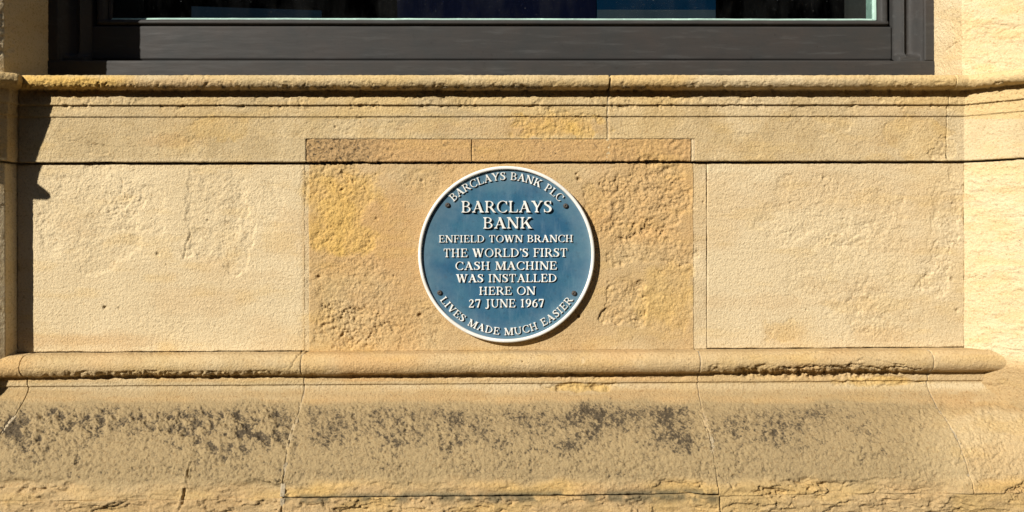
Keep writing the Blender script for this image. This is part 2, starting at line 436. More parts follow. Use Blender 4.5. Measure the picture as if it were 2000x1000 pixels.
def paint_material(name, col, col2, rough=.45, streak=True, bump=.0006):
    mt, n, nodes, links, bs = newmat(name)
    tc = nodes.new('ShaderNodeTexCoord').outputs['Object']
    mp = nodes.new('ShaderNodeMapping')
    links.new(tc, mp.inputs[0])
    mp.inputs['Scale'].default_value = (.12, 1, 1) if streak else (1, 1, 1)
    v = mp.outputs[0]
    a = noise(nodes, links, v, 60, 5, .65)
    b = noise(nodes, links, tc, 9, 5, .6)
    c = mixrgb(nodes, links, ramp(nodes, links, b, .35, .65), col, col2)
    c = mixrgb(nodes, links, ramp(nodes, links, a, .55, .75, 0, .5), c, tuple(min(1, x * 1.9 + .01) for x in col))
    c = mixrgb(nodes, links, ramp(nodes, links, noise(nodes, links, tc, 45, 6, .7), .60, .72, 0, .55), c, tuple(x * .55 for x in col2))
    links.new(c, bs.inputs['Base Color'])
    links.new(ramp(nodes, links, a, .3, .7, rough - .08, rough + .15), bs.inputs['Roughness'])
    bp = nodes.new('ShaderNodeBump')
    bp.inputs['Strength'].default_value = .7
    bp.inputs['Distance'].default_value = bump
    links.new(noise(nodes, links, v, 120, 5, .6), bp.inputs['Height'])
    links.new(bp.outputs[0], bs.inputs['Normal'])
    bs.inputs['Specular IOR Level'].default_value = .14
    return mt


M_WOOD = paint_material('grey_paint', (.034, .034, .033), (.042, .037, .034), .55)
M_PUTTY = paint_material('pale_green_putty', (.36, .52, .45), (.25, .36, .32), .6, False)
M_DARK = paint_material('dark_interior', (.006, .006, .007), (.004, .004, .005), .9, False)
M_DARK.node_tree.nodes['Principled BSDF'].inputs['Specular IOR Level'].default_value = 0


# ---------------------------------------------------------------- mesh helpers
def finish(o, parent=None, mat=None):
    COL.objects.link(o)
    if parent is not None:
        o.parent = parent
    if mat is not None:
        o.data.materials.append(mat)
    return o


def grid_object(name, P, mat, parent, masks=None):
    """P: (nu, nv, 3) of wall measures (X, p, V); one mesh object"""
    nu, nv = P.shape[:2]
    co = np.empty((nu * nv, 3), np.float32)
    f = P.reshape(-1, 3)
    co[:, 0], co[:, 1], co[:, 2] = f[:, 0] * S, -f[:, 1] * S, EYE - f[:, 2] * S
    i, j = np.meshgrid(np.arange(nu - 1), np.arange(nv - 1), indexing='ij')
    a = (i * nv + j).ravel()
    q = np.stack([a, a + 1, a + nv + 1, a + nv], 1).astype(np.int32)
    me = bpy.data.meshes.new(name)
    me.vertices.add(len(co))
    me.vertices.foreach_set('co', co.ravel())
    me.loops.add(q.size)
    me.loops.foreach_set('vertex_index', q.ravel())
    me.polygons.add(len(q))
    me.polygons.foreach_set('loop_start', np.arange(0, q.size, 4, dtype=np.int32))
    me.polygons.foreach_set('use_smooth', np.ones(len(q), bool))
    me.update(calc_edges=True)
    if masks is not None:
        for an, mk in zip(('mask_a', 'mask_b'), masks):
            at = me.attributes.new(an, 'FLOAT_COLOR', 'POINT')
            at.data.foreach_set('color', np.concatenate([mk.reshape(-1, 3), np.ones((nu * nv, 1))], 1).astype(np.float32).ravel())
    return finish(bpy.data.objects.new(name, me), parent, mat)


def resample(pts, step):
    out = [np.array(pts[0], float)]
    for a, b in zip(pts[:-1], pts[1:]):
        a, b = np.array(a, float), np.array(b, float)
        n = max(1, int(math.ceil(np.linalg.norm(b - a) / step)))
        for k in range(1, n + 1):
            out.append(a + (b - a) * k / n)
    return np.array(out)


def smooth_profile(prof, step):
    """resample a profile of (offset, V) and round its arrises a little"""
    p = resample(prof, step)
    q = p.copy()
    q[1:-1] = .25 * p[:-2] + .5 * p[1:-1] + .25 * p[2:]
    return q


def block(name, path, prof, kind, parent, step=1.6, mat=None, ends=(True, True), start=None, stop=None, sides=(True, True), round_=2.2, skirt=14, seed=0, hmul=1.0):
    """a stone: the profile (offset, V) swept along the plan path of (X, p) points, weathered by features().
    start/stop: mitre vectors at the path's ends (default square)."""
    mat = mat or M_STONE
    pr = smooth_profile(prof, step)
    nv = len(pr)
    tg = np.gradient(pr, axis=0)
    tg /= np.linalg.norm(tg, axis=1)[:, None] + 1e-9
    nrm = np.stack([tg[:, 1], -tg[:, 0]], 1)       # outward (offset, V)
    path = [np.array(q, float) for q in path]
    dirs = [(b - a) / np.linalg.norm(b - a) for a, b in zip(path[:-1], path[1:])]
    ns = [np.array([-d[1], d[0]]) for d in dirs]
    mit = []
    for k in range(len(path)):
        if k == 0:
            mit.append(np.array(start, float) if start is not None else ns[0])
        elif k == len(path) - 1:
            mit.append(np.array(stop, float) if stop is not None else ns[-1])
        else:
            mit.append((ns[k - 1] + ns[k]) / (1 + ns[k - 1] @ ns[k]))
    cols, nr, ulen = [], [], []
    for k in range(len(dirs)):
        L = np.linalg.norm(path[k + 1] - path[k])
        n = max(1, int(math.ceil(L / step)))
        for t in np.arange(0 if k == 0 else 1, n + 1) / n:
            base = path[k] * (1 - t) + path[k + 1] * t
            mv = mit[k] * (1 - t) + mit[k + 1] * t
            cols.append(base[None, :] + mv[None, :] * pr[:, :1])
            nr.append(ns[k])
            ulen.append((ulen[-1] if ulen else 0) + (0 if not ulen else L / n))
    xy = np.array(cols)                              # nu, nv, 2
    nu = len(cols)
    P = np.empty((nu, nv, 3))
    P[..., :2] = xy
    P[..., 2] = pr[None, :, 1]
    N = np.empty((nu, nv, 3))
    nr = np.array(nr)
    N[..., 0] = nr[:, None, 0] * nrm[None, :, 0]
    N[..., 1] = nr[:, None, 1] * nrm[None, :, 0]
    N[..., 2] = nrm[None, :, 1]
    ix, iy = project(P[..., 0], P[..., 1], P[..., 2])
    h, ma, mb = features(ix, iy, kind)
    h = h * hmul
    if kind in ('panel', 'plinth', 'cornice', 'insert', 'base'):
        rr_ = np.random.RandomState(900 + seed).rand(3) - .5
        mb[..., 0] = np.clip(mb[..., 0] + .3 * rr_[0], 0, 1)
        ma[..., 2] = np.clip(ma[..., 2] + .3 * rr_[1], 0, 1)
        mb[..., 1] = np.clip(mb[..., 1] + .25 * rr_[2], 0, 1)
    # worn edges
    u = np.array(ulen)
    v = np.concatenate([[0], np.cumsum(np.linalg.norm(np.diff(pr, axis=0), axis=1))])
    du = np.full((nu, nv), 1e3)
    if ends[0]:
        du = np.minimum(du, u[:, None] + 0 * v[None, :])
    if ends[1]:
        du = np.minimum(du, (u[-1] - u)[:, None] + 0 * v[None, :])
    if sides[0]:
        du = np.minimum(du, v[None, :] + 0 * u[:, None])
    if sides[1]:
        du = np.minimum(du, (v[-1] - v)[None, :] + 0 * u[:, None])
    w = du + 2.0 * fbm(ix, iy, 18, 5, 501 + seed, .65) + .6
    rr = round_ * (1 + .8 * np.maximum(0, fbm(ix, iy, 40, 3, 511 + seed)))
    w = np.clip(w, 0, None)
    h -= np.where(w < rr, rr - np.sqrt(np.maximum(0, rr * rr - (rr - w) ** 2)), 0)
    if sum(ends) and kind != 'mortar':
        k_ = np.exp(-np.minimum(u[:, None] + (0 if ends[0] else 1e3), (u[-1] - u)[:, None] + (0 if ends[1] else 1e3)) / 7.0)
        P[..., 0] += k_ * 1.5 * fbm(iy, iy * 0 + 3.3 * seed, 34, 4, 521, .6)
    if sum(sides) and kind != 'mortar':
        k_ = np.exp(-np.minimum(v[None, :] + (0 if sides[0] else 1e3), (v[-1] - v)[None, :] + (0 if sides[1] else 1e3)) / 6.0)
        P[..., 2] += k_ * 1.3 * fbm(ix, iy * 0 + 5.1 * seed, 30, 4, 531, .6)
    P += N * h[..., None]
    # closed edges: run the rim back into the wall
    Q = np.pad(P, ((1, 1), (1, 1), (0, 0)), mode='edge')
    NN = np.pad(N, ((1, 1), (1, 1), (0, 0)), mode='edge')
    sk = np.zeros(Q.shape[:2])
    sk[0], sk[-1], sk[:, 0], sk[:, -1] = skirt, skirt, skirt, skirt
    Q -= NN * sk[..., None]
    ma = np.pad(ma, ((1, 1), (1, 1), (0, 0)), mode='edge')
    mb = np.pad(mb, ((1, 1), (1, 1), (0, 0)), mode='edge')
    return grid_object(name, Q, mat, parent, (ma, mb))


def quad_prism(verts_list, faces_list, outline, z0, z1):
    pass


def mesh_object(name, verts, faces, mat, parent, smooth=False):
    me = bpy.data.meshes.new(name)
    me.from_pydata([W(*v) for v in verts], [], faces)
    me.update()
    if smooth:
        me.polygons.foreach_set('use_smooth', np.ones(len(faces), bool))
    return finish(bpy.data.objects.new(name, me), parent, mat)


def slab(x0, x1, p0, p1, v0, v1):
    """box as verts, faces in wall measures; p1 is the street side, v0 the top"""
    vs = [(x0, p0, v1), (x1, p0, v1), (x1, p1, v1), (x0, p1, v1), (x0, p0, v0), (x1, p0, v0), (x1, p1, v0), (x0, p1, v0)]
    fs = [(0, 1, 2, 3), (4, 7, 6, 5), (0, 4, 5, 1), (1, 5, 6, 2), (2, 6, 7, 3), (3, 7, 4, 0)]
    return vs, fs


def slabs(name, boxes, mat, parent, bevel=0.0):
    V, F = [], []
    for b in boxes:
        vs, fs = slab(*b)
        F += [tuple(i + len(V) for i in f) for f in fs]
        V += vs
    o = mesh_object(name, V, F, mat, parent)
    if bevel:
        md = o.modifiers.new('bevel', 'BEVEL')
        md.width = bevel * S
        md.segments = 2
    return o


def empty(name, loc, label, cat, parent=None):
    o = bpy.data.objects.new(name, None)
    o.location = loc
    COL.objects.link(o)
    if label:
        o['label'] = label
    if cat:
        o['category'] = cat
    if parent:
        o.parent = parent
    return o


def at(ix, iy, p):
    return unproject(ix, iy, p)


# ================================================================= ground
gm, n_, nodes, links, bs = newmat('paving')
tc = nodes.new('ShaderNodeTexCoord').outputs['Object']
c = mixrgb(nodes, links, noise(nodes, links, tc, 6, 6), (.045, .044, .043), (.07, .067, .063))
links.new(c, bs.inputs['Base Color'])
bs.inputs['Roughness'].default_value = .9
me = bpy.data.meshes.new('pavement')
me.from_pydata([(-60, -60, 0), (60, -60, 0), (60, 30, 0), (-60, 30, 0)], [], [(0, 1, 2, 3)])
pav = finish(bpy.data.objects.new('pavement', me), None, gm)
pav['kind'] = 'structure'
pav['label'] = 'grey stone pavement at the foot of the wall'

# unseen terrace across the street, added to close off low sky; glass mirrors it
def terrace():
    V, F = [], []
    def bx(x0, x1, y0, y1, z0, z1):
        k = len(V)
        V.extend([(x0, y0, z0), (x1, y0, z0), (x1, y1, z0), (x0, y1, z0), (x0, y0, z1), (x1, y0, z1), (x1, y1, z1), (x0, y1, z1)])
        F.extend([tuple(i + k for i in f) for f in ((0, 3, 2, 1), (4, 5, 6, 7), (0, 1, 5, 4), (1, 2, 6, 5), (2, 3, 7, 6), (3, 0, 4, 7))])
    bx(-45, 45, -22, -14, 0, 10.7)
    bx(-45, 45, -22.2, -13.8, 10.7, 11)
    for k in range(-14, 15):
        for z in (.9, 3.7, 6.2):
            bx(k * 3 - .6, k * 3 + .6, -13.998, -13.93, z, z + .12)
            bx(k * 3 - .6, k * 3 + .6, -13.998, -13.95, z + 1.7, z + 1.85)
    me = bpy.data.meshes.new('sky_block_terrace')
    me.from_pydata(V, [], F)
    mt, n, nodes, links, bs = newmat('street_brick')
    tc = nodes.new('ShaderNodeTexCoord').outputs['Object']
    links.new(mixrgb(nodes, links, noise(nodes, links, tc, 2, 6), (.10, .065, .05), (.15, .10, .08)), bs.inputs['Base Color'])
    o = finish(bpy.data.objects.new('sky_block_terrace', me), None, mt)
    o['kind'] = 'structure'


terrace()

# ================================================================= the building
bank = empty('bank_building', (0, 0, 0), 'weathered golden sandstone bank wall with moulded sill course, bulging sooty plinth and grey framed window', 'building')

CANT = math.radians(38)
cc, cs = math.cos(CANT), math.sin(CANT)
XL, PL = -957.0, 31.0
CL = (-1213.0, PL + (1213 + XL) * cs / cc)
CF = (-1213.0, CL[1] + 8)
XR = 889.0
CR = (XR + 345, 345 * cs / cc)
PATH_L = [(-2100, CF[1]), CF, CL, (XL, PL), (XL, 0)]
PATH_R = [(XR, 0), CR, (2100, CR[1])]

# profiles: (offset out from the panel face, measure down from eye level)
roll = [(27 + 13 * math.sin(a), -284 - 13 * math.cos(a)) for a in np.linspace(0, math.pi, 15)]
CORNICE = [(-95, -299), (10, -297.3)] + roll + [(14, -270.2), (14, -243), (9.8, -242.6), (9.8, -221), (7.4, -220.6), (7.4, -134), (-6, -133.5)]
CORNICE_PIER = [(-4, -296.7)] + roll + [(14, -270.2), (14, -243), (9.8, -242.6), (9.8, -221), (7.4, -220.6), (7.4, -134), (-6, -133.5)]
PANEL = [(0, -130.5), (0, 232.2)]
proll = [(22 + 21 * math.sin(a), 255 - 21 * math.cos(a)) for a in np.linspace(0, math.pi, 17)]
og_img = [(752, 18), (760, 20.5), (769, 25.5), (784, 37), (800, 50), (817, 69), (835, 87), (855, 104), (874, 117), (888, 124.5), (900, 130), (915, 136), (930, 141), (960, 147)]
OGEE = [(p, (y - 450) * (DIST - p) / DIST) for y, p in og_img]
PLINTH = [(-4, 234)] + proll + [(21, 277), (21, 294), (18, 294.8)] + OGEE + [(148.5, 460)]
PLINTH_TIGHT = PLINTH[:-1] + [(149, 463.2)]
BASE = [(149.5, 463), (152, 500), (153, 540), (154, 640)]


def px(x, y, p):
    return at(x, y, p)[0]


# --- sill course (cornice and frieze in one stone), three stones on the main wall, the pier's own on the left
xj = px(1188, 220, 10)
xj2 = px(1851, 220, 10)
block('cornice_block', [(XL, 0), (xj - 2.0, 0)], CORNICE, 'cornice', bank, start=(1, 1), ends=(True, True), round_=1.6, seed=1)
block('cornice_block', [(xj + 1.6, 0), (xj2 - .6, 0)], CORNICE, 'cornice', bank, round_=1.6, seed=2)
block('cornice_block', [(xj2 + .6, 0), (XR, 0), CR, (2100, CR[1])], CORNICE_PIER, 'cornice', bank, round_=1.2, seed=3)
block('cornice_block', PATH_L, CORNICE_PIER, 'cornice', bank, stop=(1, 1), round_=1.4, seed=4, step=1.9)

# --- repair stones let into the frieze
vt, vb = at(975, 271, 7)[1], -134.2
for xa, xb, sd in ((597, 920.4, 5), (922, 1350, 6)):
    a, b = px(xa, 293, 7), px(xb, 293, 7)
    block('repair_stone', [(a, 0), (b, 0)], [(6.0, vt), (6.4, vb), (-4, vb + .4)], 'insert', bank, round_=1.5, seed=sd, skirt=8)
a, b = px(1351.5, 293, 7), px(1359, 293, 7)
block('mortar_fillet', [(a, 0), (b, 0)], [(6.6, vt), (6.6, vb)], 'mortar', bank, mat=M_MORTAR, round_=1, seed=7, skirt=8)

# --- wall panel stones
def panel(xa, xb, seed, mat=None, name='ashlar_block', kind='panel', off=0.0, rnd=.8, vb=232.4):
    a, b = px(xa, 500, 0), px(xb, 500, 0)
    return block(name, [(a, 0), (b, 0)], [(off, -130.5), (off, vb)], kind, bank, seed=seed, mat=mat, round_=rnd)


a0, b0 = XL + .5, px(595.6, 500, 0)
block('ashlar_block', [(a0, 0), (b0, 0)], PANEL, 'panel', bank, seed=11, round_=.9, ends=(False, True))
panel(603.6, 1354.8, 12, vb=234.3, rnd=.5)
panel(1381.5, 1883.5, 13, rnd=1.3)
panel(593.5, 606, 14, M_MORTAR, 'mortar_joint', 'mortar', -.15, .3, 233.4)
panel(1353, 1380, 15, M_MORTAR, 'mortar_joint', 'mortar', -.3, .5, 233.4)
# canted pier on the right, canted pier with its short return on the left
block('pier_block', [(XR + 1, .8), CR, (2100, CR[1])], [(0, -130.5), (0, 470)], 'panel', bank, seed=16, round_=1.6, sides=(True, False))
block('pier_block', [(XR + 1, .8), CR, (2100, CR[1])], [(0, 471), (0, 1162)], 'plain', bank, seed=23, step=9)
block('pier_block', PATH_L, [(0, -130.5), (0, 241)], 'panel', bank, seed=17, sides=(True, False), step=1.9, ends=(False, False))
block('pier_block', [(-2100, CF[1]), CF, CL, (-1050, PL + (-1050 - XL) * -cs / cc)], [(0, 242), (0, 1162)], 'plain', bank, seed=22, sides=(True, False), step=8)
# the piers above the sill course, beside the window
UP = [(0, -1500), (0, -520)]
UPF = [(0, -519), (0, -296.6)]
PU_R = [(XR, -150), (XR, -2), (XR + 2, 1.6), CR, (2100, CR[1])]
PU_L = [(-2100, CF[1]), CF, CL, (XL, PL), (XL, -150)]
block('jamb_block', PU_R, UPF, 'panel', bank, seed=18, round_=1.4)
block('jamb_block', PU_L, UPF, 'panel', bank, seed=19, round_=1.4, step=1.9)
block('jamb_block', PU_R, UP, 'plain', bank, seed=20, step=9)
block('jamb_block', PU_L, UP, 'plain', bank, seed=21, step=9)
slabs('lintel', [(-2100, 2100, -150, 20, -1700, -1502)], M_STONE, bank, 3)

# --- plinth stones: roll, fillet and ogee in one
jp = [px(66, 683, 3), px(592, 745, 26), px(1364.5, 745, 26), px(1814.5, 745, 26)]
edges = [(-1800, jp[0]), (jp[0], jp[1]), (jp[1], jp[2]), (jp[2], jp[3]), (jp[3], 1800)]
for k, (a, b) in enumerate(edges):
    outer = k in (0, 4)
    if k == 0:
        block('plinth_block', [(-1150, 0), (b - .8, 0)], PLINTH_TIGHT, 'plinth', bank, seed=30 + k, round_=.8)
        block('plinth_block', [(-2100, 0), (-1152, 0)], PLINTH, 'plain', bank, seed=40, step=8)
    elif k == 4:
        block('plinth_block', [(a + .8, 0), (1150, 0)], PLINTH_TIGHT, 'plinth', bank, seed=30 + k, round_=.8)
        block('plinth_block', [(1152, 0), (2100, 0)], PLINTH, 'plain', bank, seed=41, step=8)
    else:
        block('plinth_block', [(a + .8, 0), (b - .8, 0)], PLINTH if k == 2 else PLINTH_TIGHT, 'plinth', bank, seed=30 + k, round_=1.5 if k == 2 else .9)
# mortar in the joints between them
for x, wdt in ((jp[0], 3), (jp[1], 4), (jp[2], 5), (jp[3], 3)):
    pm = [(o - (3.0 if x == jp[0] else 1.3), v) for o, v in PLINTH[1:]]
    block('mortar_joint', [(x - wdt, 0), (x + wdt, 0)], pm, 'mortar', bank, mat=M_OLD_MORTAR, seed=50, skirt=2, ends=(False, False), sides=(False, False))
pm = [(o - 1.5, v) for o, v in CORNICE[17:-1]]
block('mortar_joint', [(xj - 4, 0), (xj + 4, 0)], pm, 'mortar', bank, mat=M_MORTAR, seed=51, skirt=2, ends=(False, False), sides=(False, False))

# --- base course below
jb = [px(551, 990, 150), px(1405, 990, 150)]
for k, (a, b) in enumerate([(-1150, jb[0] - 1), (jb[0] + 1, jb[1] - 1), (jb[1] + 1, 1150)]):
    block('base_block', [(a, 0), (b, 0)], BASE, 'base', bank, seed=60 + k, round_=2.0)
for x in jb:
    block('mortar_joint', [(x - 4, 0), (x + 4, 0)], [(o - 1.2, v) for o, v in BASE], 'mortar', bank, mat=M_OLD_MORTAR, seed=53, skirt=2, ends=(False, False), sides=(False, False))
slabs('foundation_course', [(-2100, 2100, -100, 152, 641, 1170), (-2100, -1153, -100, 150, 462, 640), (1153, 2100, -100, 150, 462, 640)], M_STONE, bank, 3)
# core of the wall, behind every joint
slabs('wall_core', [(-2100, 2100, -100, -9, -290, 640), (-2100, 2100, -8.9, 60, 470, 640)], M_MORTAR, bank)

# ================================================================= window
zs = lambda y, p: at(975, y, p)[1]
PSB, PR, PJ = -90.0, -135.0, -100.0


def strip(name, prof, x0, x1, mat, parent, step=2.5, amp=.35, close=20):
    """long horizontal painted member: profile (p, V) along X with a little hand-painted waviness"""
    pr = smooth_profile(prof, step)
    n = int((x1 - x0) / step)
    X = np.linspace(x0, x1, n)
    P = np.empty((n, len(pr), 3))
    P[..., 0] = X[:, None]
    P[..., 1] = pr[None, :, 0]
    P[..., 2] = pr[None, :, 1]
    P[..., 1] += amp * fbm(P[..., 0], P[..., 2], 14, 3, 601, .55, sx=6) + .5 * amp * fbm(P[..., 0], P[..., 2], 120, 2, 602)
    P[..., 2] += .5 * amp * fbm(P[..., 0], P[..., 2] * .2, 60, 3, 603)
    Q = np.pad(P, ((1, 1), (1, 1), (0, 0)), mode='edge')
    Q[0, :, 1] -= close
    Q[-1, :, 1] -= close
    Q[1:-1, 0, 1] -= close
    Q[1:-1, -1, 1] -= close
    return grid_object(name, Q, mat, parent)


win = empty('window', W(0, PR, 0), None, None, bank)
winv = Matrix.Translation(win.location).inverted()


def sub(o, parent):
    o.parent = parent
    o.matrix_parent_inverse = Matrix.Translation(parent.location).inverted()
    return o


XJR = px(1741, 80, PR)      # right end of the bottom rail
XWL, XWR = XL - 2, XR + 1
ybb = zs(49, PR)
# sill board
sub(strip('sill_board', [(PSB - 50, zs(117.6, PSB)), (PSB - 2, zs(117.6, PSB)), (PSB, zs(119, PSB)), (PSB, zs(153, PSB) + 8)], XWL, px(1839, 135, PSB), M_WOOD, None), win)
# bottom rail of the sash, with a slight groove above it
sub(strip('bottom_rail', [(PR - 14, zs(51, PR)), (PR - 1, zs(51, PR)), (PR, zs(52.5, PR)), (PR, zs(115.4, PR)), (PR - 3, zs(116.2, PR)), (PR - 3, zs(118, PR) + 8)], XWL + 40, XJR, M_WOOD, None), win)
# glazing bead: sloping face that meets the glass
GX = px(1712, 20, PR)
GXL = -px(1712, 20, PR) + 2 * (XL + XR) / 2
sub(strip('glazing_bead', [(PR - 22, zs(36.2, PR)), (PR - 10, zs(36.4, PR)), (PR - 1, zs(39, PR)), (PR + 2, zs(43, PR)), (PR + 2, zs(46.5, PR)), (PR - 3, zs(48.6, PR)), (PR - 14, zs(49, PR))], GXL - 20, px(1734.5, 45, PR), M_WOOD, None), win)
# putty edge against the glass
sub(strip('putty_edge', [(PR - 16, zs(32.6, PR)), (PR - 9.5, zs(33.0, PR)), (PR - 8, zs(37, PR))], GXL - 1, px(1709, 34, PR), M_PUTTY, None, step=1.6, amp=1.1, close=2), win)


def upright(name, prof, v0, v1, mat, parent, step=2.5, stops=None, mirror=False, amp=.3):
    """vertical painted member: plan profile (X, p) left to right swept down from v0 to v1"""
    pr = smooth_profile(prof, step)
    if mirror:
        pr = pr[::-1].copy()
        pr[:, 0] = XL + XR - pr[:, 0]
    n = max(2, int((v1 - v0) / step))
    V = np.linspace(v0, v1, n)
    P = np.empty((len(pr), n, 3))
    P[..., 0] = pr[:, None, 0]
    P[..., 1] = pr[:, None, 1]
    P[..., 2] = V[None, :]
    if stops:
        flat, va, vb_ = stops
        f = sst(va, vb_, P[..., 2])
        P[..., 1] = P[..., 1] * (1 - f) + np.maximum(P[..., 1], flat) * f
    P[..., 1] += amp * fbm(P[..., 2], P[..., 0], 14, 3, 611, .55, sx=6)
    Q = np.pad(P, ((1, 1), (1, 1), (0, 0)), mode='edge')
    for sl_ in (np.s_[0, :, 1], np.s_[-1, :, 1], np.s_[1:-1, 0, 1], np.s_[1:-1, -1, 1]):
        Q[sl_] -= 25
    return grid_object(name, Q, mat, parent)


vtop, vsb = -1500, zs(117.4, PSB)
x = lambda xi, p: px(xi, 60, p)
hollow = [(x(1766, -112) + 30 * t, -112 - 17 * math.sin(math.pi * min(1, t * 1.0)) + 8 * t) for t in np.linspace(0, 1, 9)]
jamb_prof = [(x(1742.5, PR), PR), (x(1743, PR + 1), PR + 2), (x(1763, -116), -116)] + hollow + [(x(1803, -99), -99), (x(1806, -93), -93), (x(1834, -91), -91)]
for mir in (False, True):
    j1 = upright('jamb_post', jamb_prof, -620, vsb, M_WOOD, None, stops=(-104, zs(98, -100), zs(112, -100)), mirror=mir)
    sub(j1, win)
    sub(upright('jamb_post', jamb_prof, vtop, -621, M_WOOD, None, step=8, mirror=mir), win)
    bead = [(x(1711, PR - 10), PR - 12), (x(1713, PR - 9), PR - 8), (x(1722, PR), PR), (x(1729, PR), PR + 2), (x(1733, PR), PR + 1), (x(1735, PR), PR - 4)]
    sub(upright('glazing_bead', bead, vtop, zs(47, PR), M_WOOD, None, mirror=mir), win)
    put = [(x(1703, PR - 15), PR - 15), (x(1704.5, PR - 9), PR - 9.5), (x(1711.5, PR - 8), PR - 7)]
    sub(upright('putty_edge', put, vtop, zs(37, PR), M_WOOD if mir else M_PUTTY, None, mirror=mir, step=2, amp=1.2), win)  # left putty coloured frame grey, standing in for the jamb's shadow
    iw = [(x(1668, -210), -230), (x(1676, -205), -205), (x(1704, -160), -160)]
    sub(upright('inner_lining', iw, vtop, zs(40, PR), M_WOOD, None, mirror=mir), win)
# head rail out of the picture's top
sub(strip('head_rail', [(PR - 20, -1500), (PR + 10, -1499), (PR + 10, -1420), (PR - 20, -1419)], XWL, XWR, M_WOOD, None, step=10), win)

gmat, n_, nodes, links, bs = newmat('window_glass')
tr = nodes.new('ShaderNodeBsdfTransparent')
tr.inputs[0].default_value = (.86, .9, .89, 1)
gl = nodes.new('ShaderNodeBsdfGlossy')
gl.inputs['Roughness'].default_value = .02
mx = nodes.new('ShaderNodeMixShader')
lw = nodes.new('ShaderNodeFresnel')
lw.inputs['IOR'].default_value = 1.25
links.new(lw.outputs[0], mx.inputs[0])
links.new(tr.outputs[0], mx.inputs[1])
links.new(gl.outputs[0], mx.inputs[2])
# a film of street dust and a few splashes on the glass
tc = nodes.new('ShaderNodeTexCoord').outputs['Object']
df = nodes.new('ShaderNodeBsdfDiffuse')
df.inputs[0].default_value = (.5, .5, .48, 1)
mp = nodes.new('ShaderNodeMapping')
mp.inputs['Scale'].default_value = (1, 1, .35)
links.new(tc, mp.inputs[0])
am = nodes.new('ShaderNodeMath')
links.new(ramp(nodes, links, noise(nodes, links, mp.outputs[0], 13, 6, .7), .45, .8, 0, .012), am.inputs[0])
links.new(ramp(nodes, links, noise(nodes, links, tc, 150, 2, .5), .74, .80, 0, .3), am.inputs[1])
m2 = nodes.new('ShaderNodeMixShader')
links.new(am.outputs[0], m2.inputs[0])
links.new(mx.outputs[0], m2.inputs[1])
links.new(df.outputs[0], m2.inputs[2])
links.new(m2.outputs[0], nodes['Material Output'].inputs[0])
sub(slabs('pane', [(GXL - 4, GX + 4, PR - 16, PR - 11.5, -1490, zs(38, PR))], gmat, None), win)

# dark room behind the glass
sub(slabs('room_shell', [(-1900, 1900, -3000, -2990, -1700, 700), (-1910, -1900, -2990, -152, -1700, 700), (1900, 1910, -2990, -152, -1700, 700),
                         (-1900, 1900, -2990, -152, -1710, -1700), (-1900, 1900, -2990, -152, 690, 700)], M_DARK, None), bank)
sub(slabs('inner_wall', [(-1900, XL - 6, -170, -152, -1700, 690), (XR + 6, 1900, -170, -152, -1700, 690), (XL - 6, XR + 6, -170, -155, zs(42, PR) + 10, 690)], M_DARK, None), bank)


# ---- posters and boards standing behind the glass
def flat_mat(name, col, rough=.5, var=.25):
    mt, n, nodes, links, bs = newmat(name)
    tc = nodes.new('ShaderNodeTexCoord').outputs['Object']
    c = mixrgb(nodes, links, noise(nodes, links, tc, 5, 3), tuple(x * (1 - var) for x in col), tuple(x * (1 + var) for x in col))
    links.new(c, bs.inputs['Base Color'])
    bs.inputs['Roughness'].default_value = rough
    bs.inputs['Specular IOR Level'].default_value = .02
    return mt


M_NAVY = flat_mat('navy_card', (.0032, .0042, .016))
M_BLUE = flat_mat('blue_card', (.0015, .018, .048))
M_SLATE = flat_mat('slate_card', (.034, .048, .064))
M_DEEP = flat_mat('deep_blue_card', (.0018, .008, .018))


def board(name, xa, xb, y0, y1, p, mat, label, cat, slope=0):
    x0, x1 = px(xa, y1, p), px(xb, y1, p)
    v0, v1 = zs(y0, p), zs(y1, p) + 14
    vs, fs = slab(x0, x1, p - 5, p, v0, v1)
    vs = [(a, b, c + (slope * (a - x0) / (x1 - x0) if c == v0 else 0)) for a, b, c in vs]
    o = mesh_object(name, vs, fs, mat, None)
    if label:
        o['label'] = label
        o['category'] = cat
    return o


board('poster_board', 776, 1164, -420, 34, -190, M_NAVY, 'wide navy blue display board behind the window glass, beside the brighter blue poster', 'display board')
pb = board('window_poster', 1166, 1398, -420, 34, -186, M_BLUE, 'bright blue poster with a slate grey band along its foot behind the glass', 'poster')
x0, x1 = px(1166.5, 25, -185), px(1397.5, 25, -185)
stp = slabs('foot_band', [(x0, x1, -186.2, -185.2, zs(18.5, -185), zs(34, -185) + 12)], M_SLATE, None)
sub(stp, pb)
board('leaflet_holder', 374, 628, 13, 34, -200, M_DEEP, 'low dark blue leaflet holder just showing above the frame at the left of the glass', 'leaflet holder', slope=9)


# ================================================================= lettering: drawn as strokes, traced to outlines, cast in relief
GR = 96          # samples per cap height


